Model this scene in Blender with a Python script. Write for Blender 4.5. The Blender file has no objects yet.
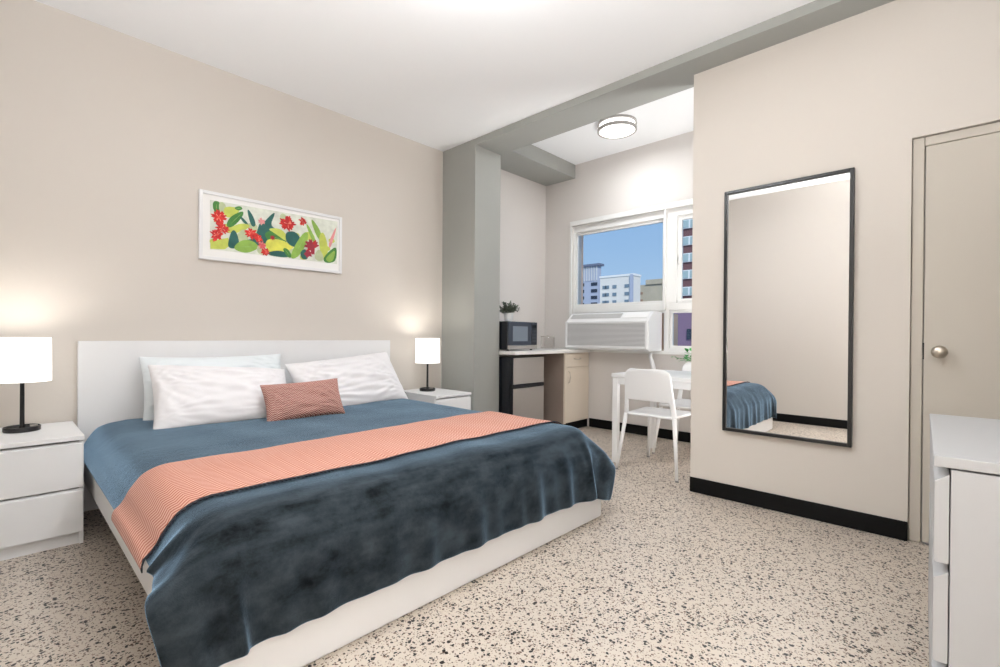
import bpy, bmesh, math, random
import numpy as np
from mathutils import Vector, Matrix
random.seed(7)
S = bpy.context.scene
COL = S.collection

# ------------------------------------------------------------------ camera
cam_d = bpy.data.cameras.new('camera'); cam = bpy.data.objects.new('camera', cam_d); COL.objects.link(cam)
YAW, PITCH, ROLL, F = 0.7586, 0.0042, -0.0078, 473.571
fl = Vector((math.cos(YAW), math.sin(YAW), 0)); rt = Vector((math.sin(YAW), -math.cos(YAW), 0)); zz = Vector((0, 0, 1))
fw = fl * math.cos(PITCH) - zz * math.sin(PITCH)
up = zz * math.cos(PITCH) + fl * math.sin(PITCH)
R_ = rt * math.cos(ROLL) - up * math.sin(ROLL)
U_ = rt * math.sin(ROLL) + up * math.cos(ROLL)
M = Matrix((R_, U_, -fw)).transposed().to_4x4()
M.translation = Vector((0, 0, 1.05))
cam.matrix_world = M
cam_d.sensor_width = 36; cam_d.lens = F / 1000 * 36; cam_d.shift_y = 4.075 / 1000
cam_d.clip_start = 0.02; cam_d.clip_end = 600
S.camera = cam

# ------------------------------------------------------------------ view, sky, sun
S.view_settings.view_transform = 'Standard'; S.view_settings.look = 'None'
S.view_settings.gamma = 1; S.view_settings.use_curve_mapping = False
S.view_settings.exposure = 0.13
W = bpy.data.worlds.new('sky'); S.world = W; W.use_nodes = True
nt = W.node_tree; bg = nt.nodes['Background']
tc = nt.nodes.new('ShaderNodeTexCoord'); sp = nt.nodes.new('ShaderNodeSeparateXYZ'); cr = nt.nodes.new('ShaderNodeValToRGB')
nt.links.new(tc.outputs['Generated'], sp.inputs[0]); nt.links.new(sp.outputs['Z'], cr.inputs[0]); nt.links.new(cr.outputs[0], bg.inputs[0])
cr.color_ramp.elements[0].position = 0.0; cr.color_ramp.elements[0].color = (.44, .60, .80, 1)
cr.color_ramp.elements[1].position = 0.5; cr.color_ramp.elements[1].color = (.16, .33, .68, 1)
e = cr.color_ramp.elements.new(0.18); e.color = (.31, .49, .76, 1)
bg.inputs[1].default_value = 1.0
sun_d = bpy.data.lights.new('sun', 'SUN'); sun = bpy.data.objects.new('sun', sun_d); COL.objects.link(sun)
sun_d.energy = 2.8; sun_d.angle = 0.01; sun_d.color = (1, .95, .86)
sun.rotation_euler = Vector((.58, .55, -.6)).to_track_quat('-Z', 'Y').to_euler()

# ------------------------------------------------------------------ materials
def srgb(r, g, b):
    return tuple(((c / 255 + .055) / 1.055) ** 2.4 if c > 10 else c / 255 / 12.92 for c in (r, g, b)) + (1,)
def mat(name, col, rough=.5, metal=0, spec=.5, emit=None, es=0, bump=0, bscale=60, var=0, vscale=5, sheen=0, sheen_tint=None, coat=0):
    m = bpy.data.materials.new(name); m.use_nodes = True; n = m.node_tree; p = n.nodes['Principled BSDF']
    col = tuple(col)[:3] + (1,)
    p.inputs['Base Color'].default_value = col; p.inputs['Roughness'].default_value = rough
    p.inputs['Metallic'].default_value = metal; p.inputs['Specular IOR Level'].default_value = spec
    p.inputs['Coat Weight'].default_value = coat
    if emit: p.inputs['Emission Color'].default_value = tuple(emit)[:3] + (1,); p.inputs['Emission Strength'].default_value = es
    if sheen:
        p.inputs['Sheen Weight'].default_value = sheen; p.inputs['Sheen Roughness'].default_value = .35
        p.inputs['Sheen Tint'].default_value = tuple(sheen_tint or (1, 1, 1))[:3] + (1,)
    t = n.nodes.new('ShaderNodeTexCoord')
    if var:
        x = n.nodes.new('ShaderNodeTexNoise'); x.inputs['Scale'].default_value = vscale; x.inputs['Detail'].default_value = 4
        n.links.new(t.outputs['Object'], x.inputs['Vector'])
        r = n.nodes.new('ShaderNodeMapRange'); r.inputs['To Min'].default_value = 1 - var; r.inputs['To Max'].default_value = 1 + var
        r.inputs['From Min'].default_value = .3; r.inputs['From Max'].default_value = .7
        n.links.new(x.outputs[0], r.inputs[0])
        mx = n.nodes.new('ShaderNodeVectorMath'); mx.operation = 'SCALE'; mx.inputs[0].default_value = col[:3]
        n.links.new(r.outputs[0], mx.inputs['Scale']); n.links.new(mx.outputs[0], p.inputs['Base Color'])
    if bump:
        x = n.nodes.new('ShaderNodeTexNoise'); x.inputs['Scale'].default_value = bscale; x.inputs['Detail'].default_value = 5
        n.links.new(t.outputs['Object'], x.inputs['Vector'])
        b = n.nodes.new('ShaderNodeBump'); b.inputs['Strength'].default_value = bump; b.inputs['Distance'].default_value = .01
        n.links.new(x.outputs[0], b.inputs['Height']); n.links.new(b.outputs[0], p.inputs['Normal'])
    return m
PAINT = mat('wall_paint', srgb(216, 209, 201), .7, spec=.25, bump=.05, bscale=40)
NOOKP = mat('nook_wall_paint', srgb(220, 215, 211), .7, spec=.25, bump=.05, bscale=40)
CEIL = mat('ceiling_paint', srgb(246, 247, 248), .8, spec=.2, bump=.04, bscale=60)
GREY = mat('grey_column_paint', srgb(162, 163, 158), .55, spec=.3, bump=.05, bscale=30, var=.02, vscale=3)
BLACKB = mat('black_rubber_base', srgb(8, 8, 9), .55, spec=.2)
DOORP = mat('door_paint', srgb(200, 193, 182), .55, spec=.35)
WHITE = mat('white_lacquer', srgb(236, 236, 237), .38, spec=.45)
DRESS_SHADED = mat('dresser_white_shaded', srgb(176, 177, 179), .38, spec=.45)  # white lacquer greyed: the dresser's shaded side is put into the colour
WHITEP = mat('white_plastic', srgb(238, 239, 240), .42, spec=.4)
WHITEM = mat('white_powder_metal', srgb(240, 240, 240), .35, spec=.5)
MIDGREY = mat('mid_grey', srgb(150, 150, 150), .6)  # plain grey of the bed's centre support and the chair foot caps
BLACKM = mat('black_metal', srgb(26, 26, 27), .35, spec=.5)
STEEL = mat('brushed_steel', srgb(186, 181, 176), .36, metal=.6, bump=.03, bscale=200)
NICKEL = mat('satin_nickel', srgb(200, 192, 180), .28, metal=1)
APPL = mat('appliance_black', srgb(20, 23, 30), .22, spec=.5)
WINF = mat('window_frame_white', srgb(236, 236, 234), .45)
CAB = mat('cream_cabinet', srgb(226, 214, 198), .5, var=.02, vscale=4)
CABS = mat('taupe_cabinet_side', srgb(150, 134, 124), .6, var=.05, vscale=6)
COUNTER = mat('counter_laminate', srgb(236, 234, 230), .3)
MIRR = mat('mirror_silver', (.93, .93, .93), .0, metal=1)
GLOW = mat('lamp_diffuser', (1, 1, 1), .5, emit=(1, .99, .97), es=1.5)
SHADE = mat('lamp_shade_fabric', (.9, .89, .87), .8, emit=(1, .97, .93), es=1.15)
RING = mat('fixture_ring', srgb(172, 168, 163), .4, metal=.3)
COTTON = mat('white_cotton', srgb(238, 236, 238), .85, spec=.2, sheen=.2, bump=.12, bscale=25)
COTTON2 = mat('pale_blue_cotton', srgb(234, 240, 243), .85, spec=.2, sheen=.2, bump=.12, bscale=25)
MATT = mat('mattress_ticking', srgb(225, 225, 225), .9)
def terrazzo():
    m = bpy.data.materials.new('terrazzo'); m.use_nodes = True; n = m.node_tree; p = n.nodes['Principled BSDF']; L = n.links.new
    t = n.nodes.new('ShaderNodeTexCoord'); base = None
    nz = n.nodes.new('ShaderNodeTexNoise'); nz.inputs['Scale'].default_value = 60; nz.inputs['Detail'].default_value = 2; L(t.outputs['Object'], nz.inputs['Vector'])
    sc = n.nodes.new('ShaderNodeVectorMath'); sc.operation = 'SCALE'; sc.inputs['Scale'].default_value = .012; L(nz.outputs['Color'], sc.inputs[0])
    ad = n.nodes.new('ShaderNodeVectorMath'); ad.operation = 'ADD'; L(t.outputs['Object'], ad.inputs[0]); L(sc.outputs[0], ad.inputs[1])
    big = n.nodes.new('ShaderNodeTexNoise'); big.inputs['Scale'].default_value = 1.6; big.inputs['Detail'].default_value = 3; L(t.outputs['Object'], big.inputs['Vector'])
    cur = n.nodes.new('ShaderNodeMix'); cur.data_type = 'RGBA'; cur.inputs[6].default_value = srgb(212, 199, 184); cur.inputs[7].default_value = srgb(200, 190, 179)
    L(big.outputs[0], cur.inputs[0]); col = cur.outputs[2]
    for scale, lo, rad, c in ((190, .80, .55, srgb(166, 146, 130)), (150, .87, .52, srgb(122, 106, 96)), (95, .88, .50, srgb(98, 72, 58)), (76, .88, .58, srgb(18, 14, 13)), (115, .86, .50, srgb(38, 30, 26))):
        v = n.nodes.new('ShaderNodeTexVoronoi'); v.voronoi_dimensions = '2D'; v.inputs['Scale'].default_value = scale
        off = n.nodes.new('ShaderNodeVectorMath'); off.operation = 'ADD'; off.inputs[1].default_value = (scale * .37, scale * .11, 0)
        L(ad.outputs[0], off.inputs[0]); L(off.outputs[0], v.inputs['Vector'])
        s = n.nodes.new('ShaderNodeSeparateColor'); L(v.outputs['Color'], s.inputs[0])
        g = n.nodes.new('ShaderNodeMath'); g.operation = 'GREATER_THAN'; g.inputs[1].default_value = lo; L(s.outputs[0], g.inputs[0])
        # chip size varies per cell
        mr = n.nodes.new('ShaderNodeMapRange'); mr.inputs['To Min'].default_value = rad * .45; mr.inputs['To Max'].default_value = rad; L(s.outputs[1], mr.inputs[0])
        l = n.nodes.new('ShaderNodeMath'); l.operation = 'LESS_THAN'; L(v.outputs['Distance'], l.inputs[0]); L(mr.outputs[0], l.inputs[1])
        a = n.nodes.new('ShaderNodeMath'); a.operation = 'MULTIPLY'; L(g.outputs[0], a.inputs[0]); L(l.outputs[0], a.inputs[1])
        mx = n.nodes.new('ShaderNodeMix'); mx.data_type = 'RGBA'; mx.inputs[7].default_value = c; L(a.outputs[0], mx.inputs[0]); L(col, mx.inputs[6]); col = mx.outputs[2]
    L(col, p.inputs['Base Color']); p.inputs['Roughness'].default_value = .36; p.inputs['Specular IOR Level'].default_value = .45
    return m
TERR = terrazzo()
def velvet():
    m = mat('blue_fleece', srgb(52, 78, 100), .95, spec=.1, sheen=1.0, sheen_tint=(.45, .69, .95))
    n = m.node_tree; p = n.nodes['Principled BSDF']; L = n.links.new; t = n.nodes['Texture Coordinate']
    a = n.nodes.new('ShaderNodeTexNoise'); a.inputs['Scale'].default_value = 7; a.inputs['Detail'].default_value = 13; a.inputs['Roughness'].default_value = .78; L(t.outputs['Object'], a.inputs['Vector'])
    st = n.nodes.new('ShaderNodeMapping'); st.inputs['Scale'].default_value = (6, 30, 12); L(t.outputs['Object'], st.inputs['Vector'])
    b = n.nodes.new('ShaderNodeTexNoise'); b.inputs['Scale'].default_value = 1; b.inputs['Detail'].default_value = 4; L(st.outputs[0], b.inputs['Vector'])
    md = n.nodes.new('ShaderNodeMath'); md.operation = 'ADD'; L(a.outputs[0], md.inputs[0]); L(b.outputs[0], md.inputs[1])
    r = n.nodes.new('ShaderNodeValToRGB'); r.color_ramp.elements[0].position = .38 ; r.color_ramp.elements[1].position = .62
    r.color_ramp.elements[0].color = srgb(12, 15, 17); r.color_ramp.elements[1].color = srgb(58, 66, 72)
    h = n.nodes.new('ShaderNodeMath'); h.operation = 'MULTIPLY'; h.inputs[1].default_value = .5; L(md.outputs[0], h.inputs[0]); L(h.outputs[0], r.inputs[0])
    L(r.outputs[0], p.inputs['Base Color'])
    f = n.nodes.new('ShaderNodeTexNoise'); f.inputs['Scale'].default_value = 260; L(t.outputs['Object'], f.inputs['Vector'])
    s = n.nodes.new('ShaderNodeMath'); s.operation = 'ADD'; L(f.outputs[0], s.inputs[0]); L(a.outputs[0], s.inputs[1])
    bu = n.nodes.new('ShaderNodeBump'); bu.inputs['Strength'].default_value = .3; bu.inputs['Distance'].default_value = .006; L(s.outputs[0], bu.inputs['Height']); L(bu.outputs[0], p.inputs['Normal'])
    return m
FLEECE = velvet()
def zigzag(name, c1, c2, scale, uv=True, rot=0, thr=.5):
    # woven chevron: two colours mixed by sin(u*k + triangle(v))
    m = mat(name, c1, .9, spec=.15, sheen=.25); n = m.node_tree; p = n.nodes['Principled BSDF']; L = n.links.new; t = n.nodes['Texture Coordinate']
    s = n.nodes.new('ShaderNodeSeparateXYZ'); L(t.outputs['UV'], s.inputs[0])
    pp = n.nodes.new('ShaderNodeMath'); pp.operation = 'PINGPONG'; pp.inputs[1].default_value = 1.0
    k = n.nodes.new('ShaderNodeMath'); k.operation = 'MULTIPLY'; k.inputs[1].default_value = scale; L(s.outputs[0], k.inputs[0]); L(k.outputs[0], pp.inputs[0])
    k2 = n.nodes.new('ShaderNodeMath'); k2.operation = 'MULTIPLY'; k2.inputs[1].default_value = scale * 1.4; L(s.outputs[1], k2.inputs[0])
    ad = n.nodes.new('ShaderNodeMath'); ad.operation = 'ADD'; L(pp.outputs[0], ad.inputs[0]); L(k2.outputs[0], ad.inputs[1])
    fr = n.nodes.new('ShaderNodeMath'); fr.operation = 'FRACT'; L(ad.outputs[0], fr.inputs[0])
    gt = n.nodes.new('ShaderNodeMath'); gt.operation = 'GREATER_THAN'; gt.inputs[1].default_value = thr; L(fr.outputs[0], gt.inputs[0])
    mx = n.nodes.new('ShaderNodeMix'); mx.data_type = 'RGBA'; mx.inputs[6].default_value = c1; mx.inputs[7].default_value = c2
    L(gt.outputs[0], mx.inputs[0]); L(mx.outputs[2], p.inputs['Base Color'])
    b = n.nodes.new('ShaderNodeBump'); b.inputs['Strength'].default_value = .3; b.inputs['Distance'].default_value = .003; L(gt.outputs[0], b.inputs['Height']); L(b.outputs[0], p.inputs['Normal'])
    return m
RUNM = zigzag('salmon_chevron_weave', srgb(176, 98, 76), srgb(216, 168, 150), 36, thr=.45)
CUSHM = zigzag('rust_chevron_weave', srgb(140, 82, 72), srgb(212, 180, 170), 66, thr=.6)
TRIMM = mat('dark_stitching', srgb(30, 34, 44), .9)
def glass():
    m = bpy.data.materials.new('window_glass'); m.use_nodes = True; n = m.node_tree; n.nodes.remove(n.nodes['Principled BSDF'])
    o = n.nodes['Material Output']; a = n.nodes.new('ShaderNodeBsdfTransparent'); a.inputs[0].default_value = (.95, .97, .97, 1)
    g = n.nodes.new('ShaderNodeBsdfGlossy'); g.inputs['Roughness'].default_value = .0; mx = n.nodes.new('ShaderNodeMixShader')
    f = n.nodes.new('ShaderNodeLayerWeight'); f.inputs[0].default_value = .12
    n.links.new(f.outputs['Fresnel'], mx.inputs[0]); n.links.new(a.outputs[0], mx.inputs[1]); n.links.new(g.outputs[0], mx.inputs[2]); n.links.new(mx.outputs[0], o.inputs[0])
    return m
GLASS = glass()

# ------------------------------------------------------------------ mesh helpers
class MB:
    def __init__(s): s.v = []; s.f = []; s.m = []
    def add(s, vs, fs, mi=0):
        o = len(s.v); s.v += [tuple(x) for x in vs]; s.f += [tuple(i + o for i in f) for f in fs]; s.m += [mi] * len(fs); return s
    def box(s, x0, x1, y0, y1, z0, z1, mi=0):
        if x0 > x1: x0, x1 = x1, x0
        if y0 > y1: y0, y1 = y1, y0
        if z0 > z1: z0, z1 = z1, z0
        v = [(x, y, z) for z in (z0, z1) for y in (y0, y1) for x in (x0, x1)]
        return s.add(v, [(0, 2, 3, 1), (4, 5, 7, 6), (0, 1, 5, 4), (2, 6, 7, 3), (0, 4, 6, 2), (1, 3, 7, 5)], mi)
    def prism(s, poly, ax, a, b, mi=0):
        # poly in the two other axes (in order), extruded on axis ax from a to b
        n = len(poly); vs = []
        for t in (a, b):
            for p in poly:
                q = list(p); q.insert(ax, t); vs.append(q)
        fs = [tuple(range(n)), tuple(range(2 * n - 1, n - 1, -1))] + [(i, i + n, (i + 1) % n + n, (i + 1) % n) for i in range(n)]
        return s.add(vs, fs, mi)
    def lathe(s, prof, c=(0, 0, 0), n=32, mi=0, axis='z'):
        vs = []; fs = []
        for r, z in prof:
            for k in range(n):
                a = 2 * math.pi * k / n
                p = (r * math.cos(a), r * math.sin(a), z)
                if axis == 'x': p = (z, r * math.cos(a), r * math.sin(a))
                vs.append((p[0] + c[0], p[1] + c[1], p[2] + c[2]))
        m = len(prof)
        for j in range(m - 1):
            for k in range(n):
                fs.append((j * n + k, j * n + (k + 1) % n, (j + 1) * n + (k + 1) % n, (j + 1) * n + k))
        if prof[0][0] > 1e-6: fs.append(tuple(range(n - 1, -1, -1)))
        if prof[-1][0] > 1e-6: fs.append(tuple((m - 1) * n + k for k in range(n)))
        return s.add(vs, fs, mi)
    def tube(s, pts, r, n=10, mi=0):
        pts = [Vector(p) for p in pts]; rs = r if isinstance(r, (list, tuple)) else [r] * len(pts); vs = []; fs = []
        for i, p in enumerate(pts):
            d = (pts[min(i + 1, len(pts) - 1)] - pts[max(i - 1, 0)]).normalized()
            ref = Vector((0, 0, 1)) if abs(d.z) < .9 else Vector((1, 0, 0))
            a = d.cross(ref).normalized(); b = d.cross(a)
            for k in range(n):
                t = 2 * math.pi * k / n; vs.append(p + (a * math.cos(t) + b * math.sin(t)) * rs[i])
        for i in range(len(pts) - 1):
            for k in range(n): fs.append((i * n + k, i * n + (k + 1) % n, (i + 1) * n + (k + 1) % n, (i + 1) * n + k))
        fs += [tuple(range(n - 1, -1, -1)), tuple((len(pts) - 1) * n + k for k in range(n))]
        return s.add(vs, fs, mi)
    def grid(s, P, mi=0):
        ny, nx, _ = P.shape
        return s.add(P.reshape(-1, 3).tolist(), [(j * nx + i, j * nx + i + 1, (j + 1) * nx + i + 1, (j + 1) * nx + i) for j in range(ny - 1) for i in range(nx - 1)], mi)
    def build(s, name, mats, parent=None, bevel=0, smooth=False, sub=0, solid=0, weld=False, seg=2):
        me = bpy.data.meshes.new(name); me.from_pydata(s.v, [], s.f); me.validate()
        mats = mats if isinstance(mats, (list, tuple)) else [mats]
        for m in mats: me.materials.append(m)
        if len(mats) > 1:
            me.polygons.foreach_set('material_index', s.m[:len(me.polygons)])
        bm = bmesh.new(); bm.from_mesh(me)
        if weld: bmesh.ops.remove_doubles(bm, verts=bm.verts, dist=1e-5)
        bmesh.ops.recalc_face_normals(bm, faces=bm.faces); bm.to_mesh(me); bm.free()
        o = bpy.data.objects.new(name, me); COL.objects.link(o)
        if parent: o.parent = parent
        if smooth:
            for p in me.polygons: p.use_smooth = True
        if solid: md = o.modifiers.new('solid', 'SOLIDIFY'); md.thickness = abs(solid); md.offset = 1 if solid > 0 else -1
        if bevel:
            md = o.modifiers.new('bevel', 'BEVEL'); md.width = bevel; md.segments = seg; md.limit_method = 'ANGLE'; md.angle_limit = .6; md.harden_normals = True
            for p in me.polygons: p.use_smooth = True
        if sub: md = o.modifiers.new('sub', 'SUBSURF'); md.levels = md.render_levels = sub
        return o
def tag(o, label, cat, group=None):
    o['label'] = label; o['category'] = cat
    if group: o['group'] = group
    return o
def thing(name, loc, label, cat, group=None, rz=0):
    o = bpy.data.objects.new(name, None); COL.objects.link(o); o.location = loc; o.rotation_euler = (0, 0, rz); o.empty_display_size = .1
    return tag(o, label, cat, group)
def struct(o): o['kind'] = 'structure'; return o
def B(*a): return MB().box(*a)
def copy_tree(o, parent=None):
    c = o.copy(); COL.objects.link(c)
    if parent: c.parent = parent
    for ch in [x for x in bpy.data.objects if x.parent == o]: copy_tree(ch, c)
    return c

# ------------------------------------------------------------------ room shell
D, XL, XC, XC2, YC, XM, YM, H, HB, XW, HS, YS, HN = 3.703, -.30, 3.0545, 3.398, 3.23, 3.243, 1.274, 2.892, 2.834, 4.723, 2.935, 3.257, 3.096
struct(B(-1.5, XW + .2, -1.1, D + .2, -.1, 0).build('floor', TERR))
struct(B(-1.5, XC, -1.1, D + .2, H, H + .3).build('ceiling', CEIL))
struct(B(XC2, XW + .2, .3, D + .2, HN, HN + .1).build('ceiling_nook', CEIL))
struct(B(-.5, XW + .2, D, D + .2, 0, HN + .1).build('wall_headboard', PAINT))
struct(B(-.5, XL, .6, D, 0, H).build('wall_left', PAINT))
struct(B(-1.5, -1.3, -1.1, .6, 0, H).build('wall_entry', PAINT))
struct(B(-1.3, -.5, .6, .8, 0, H).build('wall_entry_return', PAINT))
struct(B(-1.5, XM, -1.1, -.9, 0, H).build('wall_back', PAINT))
struct(B(.9, 2.75, -.9, -.475, 0, H).build('wall_back_pier', PAINT))
# mirror wall, with a door opening Y -.71 .. .143
struct(B(XM, XM + .15, .147, YM, 0, HB).build('wall_mirror', PAINT))
struct(MB().box(XM, XM + .15, -1.1, -.72, 0, HB).box(XM, XM + .15, -.72, .147, 2.088, HB).build('wall_door_side', PAINT))
struct(B(XM + .15, XW, .3, .42, 0, HN).build('wall_nook_side', NOOKP))
# window wall with opening
WY0, WY1, WZ0, WZ1 = 1.05, 3.295, .90, 2.37
struct(MB().box(XW, XW + .2, .3, WY0, 0, HN).box(XW, XW + .2, WY1, D, 0, HN).box(XW, XW + .2, WY0, WY1, 0, WZ0).box(XW, XW + .2, WY0, WY1, WZ1, HN).build('wall_window', NOOKP))
struct(B(XC2, XW, D - .004, D, 0, HN).build('wall_nook_back', NOOKP))
# grey column, beam and soffit
struct(B(XC, XC2, YC, D, 0, HB).build('wall_column', GREY))
struct(B(XC, XC2, -1.1, D, HB, H + .3).build('trim_beam', GREY))
struct(B(XC2, XW, YS, D, HS, HN).build('trim_soffit', GREY))
# black rubber baseboards
bb = lambda *a, n: struct(B(*a).build(n, BLACKB, bevel=.004))
bb(XM - .012, XM, .147, YM, .0, .1, n='baseboard_mirror_wall')
bb(XW - .012, XW, .42, 3.03, .0, .1, n='baseboard_window_wall')
bb(XL, XL + .012, .6, D, .0, .1, n='baseboard_left')
bb(XL, XC, D - .012, D, .0, .1, n='baseboard_headboard_wall')
bb(XC - .012, XC, YC - .012, D - .012, .0, .1, n='baseboard_column')
bb(XC, XC2, YC - .012, YC, .0, .1, n='baseboard_column_end')
# door
d = struct(bpy.data.objects.new('door_1', None)); COL.objects.link(d)
fr = MB()
for (y0, y1, z0, z1) in ((.097, .145, 0, 2.086), (-.718, -.67, 0, 2.086), (-.67, .097, 2.038, 2.086)):
    fr.box(XM + .016, XM + .13, y0, y1, z0, z1)
fr.build('door_frame', DOORP, d, bevel=.006)
fr = MB()
for (y0, y1, z0, z1) in ((.09, .105, 0, 2.05), (-.68, -.664, 0, 2.05), (-.67, .1, 2.03, 2.05)):
    fr.box(XM + .062, XM + .12, y0, y1, z0, z1)
fr.build('door_stop', DOORP, d)
B(XM + .014, XM + .056, -.666, .0925, .008, 2.034).build('door_slab', DOORP, d, bevel=.002)
kn = MB().lathe([(0, 0), (.032, 0), (.032, -.004), (.026, -.009), (.012, -.012), (.011, -.03), (.016, -.036), (.027, -.043), (.031, -.053), (.029, -.063), (.02, -.071), (.008, -.074), (0, -.0745)], (XM + .014, .034, .985), 32, axis='x')
kn.build('door_knob', NICKEL, d, smooth=True)
B(XM + .0135, XM + .03, .0915, .098, .945, 1.03).build('latch_plate', BLACKM, d)

# ------------------------------------------------------------------ window
w = struct(bpy.data.objects.new('window_1', None)); COL.objects.link(w)
cs = MB(); x0, x1 = XW - .022, XW
for (y0, y1, z0, z1) in ((WY1 - .005, WY1 + .022, WZ0 - .03, WZ1 + .05), (WY0 - .05, WY0 + .005, WZ0 - .03, WZ1 + .05), (WY0 + .005, WY1 - .005, WZ1 - .005, WZ1 + .05), (WY0 + .005, WY1 - .005, WZ0 - .03, WZ0 + .005)):
    cs.box(x0, x1, y0, y1, z0, z1)
cs.build('window_casing', WINF, w, bevel=.004)
ff = MB(); a, b = XW + .02, XW + .12
ff.box(a, b, 3.275, WY1, WZ0, WZ1).box(a, b, WY0, 1.085, WZ0, WZ1).box(a, b, 1.085, 3.275, WZ1 - .085, WZ1)
ff.box(a, b, 2.02, 2.15, 1.40, WZ1 - .085).box(a, b, 2.10, 2.15, WZ0, 1.40)
ff.box(a, b, 2.15, 3.275, 1.325, 1.40).box(a, b, 1.085, 2.10, 1.325, 1.40).box(a, b, 1.085, 2.10, WZ0, WZ0 + .03)
ff.build('window_frame', WINF, w, bevel=.004)
B(XW - .015, XW + .02, 2.125, 2.15, 1.33, WZ1).build('mullion_cover', WINF, w, bevel=.004)
def sash(y0, y1, z0, z1, t=.035):
    s = MB().box(XW + .04, XW + .08, y0, y0 + t, z0, z1).box(XW + .04, XW + .08, y1 - t, y1, z0, z1).box(XW + .04, XW + .08, y0 + t, y1 - t, z0, z0 + t).box(XW + .04, XW + .08, y0 + t, y1 - t, z1 - t, z1)
    f = s.build('sash', WINF, w, bevel=.003)
    B(XW + .058, XW + .064, y0 + t - .004, y1 - t + .004, z0 + t - .004, z1 - t + .004).build('pane', GLASS, f)
    return f
sash(2.15, 3.275, 1.40, WZ1 - .085, .03)
s2 = sash(1.085, 2.02, 1.40, WZ1 - .085, .04)
MB().box(XW + .02, XW + .04, 1.99, 2.005, 1.78, 1.86).box(XW + .005, XW + .02, 1.992, 2.002, 1.80, 1.815).build('sash_latch', WINF, s2, bevel=.002)
sash(1.085, 2.10, WZ0 + .03, 1.325, .03)
B(XW + .03, XW + .1, 2.15, 3.275, 1.30, 1.325).build('filler_panel', WINF, w)

# ------------------------------------------------------------------ lights
LC = (.95, .975, 1)
def area(name, loc, size, power, col=(.93, .97, 1), rot=(0, 0, 0), parent=None):
    l = bpy.data.lights.new(name, 'AREA'); l.shape = 'DISK'; l.size = size; l.energy = power; l.color = col
    o = bpy.data.objects.new(name, l); COL.objects.link(o); o.location = loc; o.rotation_euler = rot
    if parent: o.parent = parent
    return o
def ceiling_fixture(x, y, z, label, power, r=.175):
    t = thing('ceiling_light', (x, y, z), label, 'ceiling light')
    MB().lathe([(0, 0), (r, 0), (r, -.012), (r - .006, -.014), (0, -.014)], n=48).build('ceiling_plate', RING, t, smooth=False)
    MB().lathe([(r - .014, -.014), (r - .012, -.074), (r - .03, -.084), (0, -.088)], n=48).build('glass_diffuser', GLOW, t, smooth=True)
    MB().lathe([(r - .011, -.060), (r + .003, -.060), (r + .003, -.080), (r - .014, -.083), (r - .011, -.060)], n=48).build('lower_ring', RING, t)
    MB().lathe([(r - .011, -.014), (r + .002, -.014), (r + .002, -.022), (r - .011, -.022), (r - .011, -.014)], n=48).build('upper_ring', RING, t)
    area('bulb', (0, 0, -.093), .30, power, parent=t)
    return t
t = thing('ceiling_light', (1.34, 1.45, H), 'added fill light out of view, shaped as a semi-flush open white drum above the bed foot', 'ceiling light')  # added out of view to raise the brightness of room and ceiling
MB().lathe([(0, 0), (.06, 0), (.06, -.018), (.012, -.024), (.012, -.115), (0, -.115)], n=32).build('ceiling_plate', RING, t, smooth=False)
MB().lathe([(0, -.118), (.16, -.118), (.175, -.112), (.175, -.185), (.165, -.195), (0, -.198)], n=48).build('fill_drum', GLOW, t, smooth=False)
area('bulb', (0, 0, -.203), .30, 19, parent=t)
area('fill_uplight', (0, 0, -.105), .30, 45, rot=(math.pi, 0, 0), parent=t)  # upward part of the added fill, brightens the ceiling
NOOK_LIGHT = ceiling_fixture(4.06, 2.325, HN, 'round white flush ceiling light with thin metal rings over the window nook', 11, r=.182)

tl = thing('added_fill_light', (-.30, -.2, 0), 'added fill light, an unseen white canister on the floor behind the camera, shining at the ceiling', 'lamp')  # added source out of view, stands in for light bounced off the ceiling
MB().lathe([(0, 0), (.15, 0), (.15, .30), (.145, .30), (.14, .2), (0, .2)], n=36).build('canister', WHITEM, tl, smooth=False)
area('bulb', (0, 0, .215), .24, 190, col=LC, rot=(math.pi, 0, 0), parent=tl)
t2 = thing('added_fill_light', (3.66, .72, 0), 'added fill light, an unseen white canister on the nook floor, round the corner from the mirror', 'lamp')  # second added source, hidden round the corner, brightens the nook
MB().lathe([(0, 0), (.15, 0), (.15, .30), (.145, .30), (.14, .2), (0, .2)], n=36).build('canister', WHITEM, t2, smooth=False)
area('bulb', (0, 0, .25), .26, 38, col=(1, 1, 1), rot=(math.pi, 0, 0), parent=t2)

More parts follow.
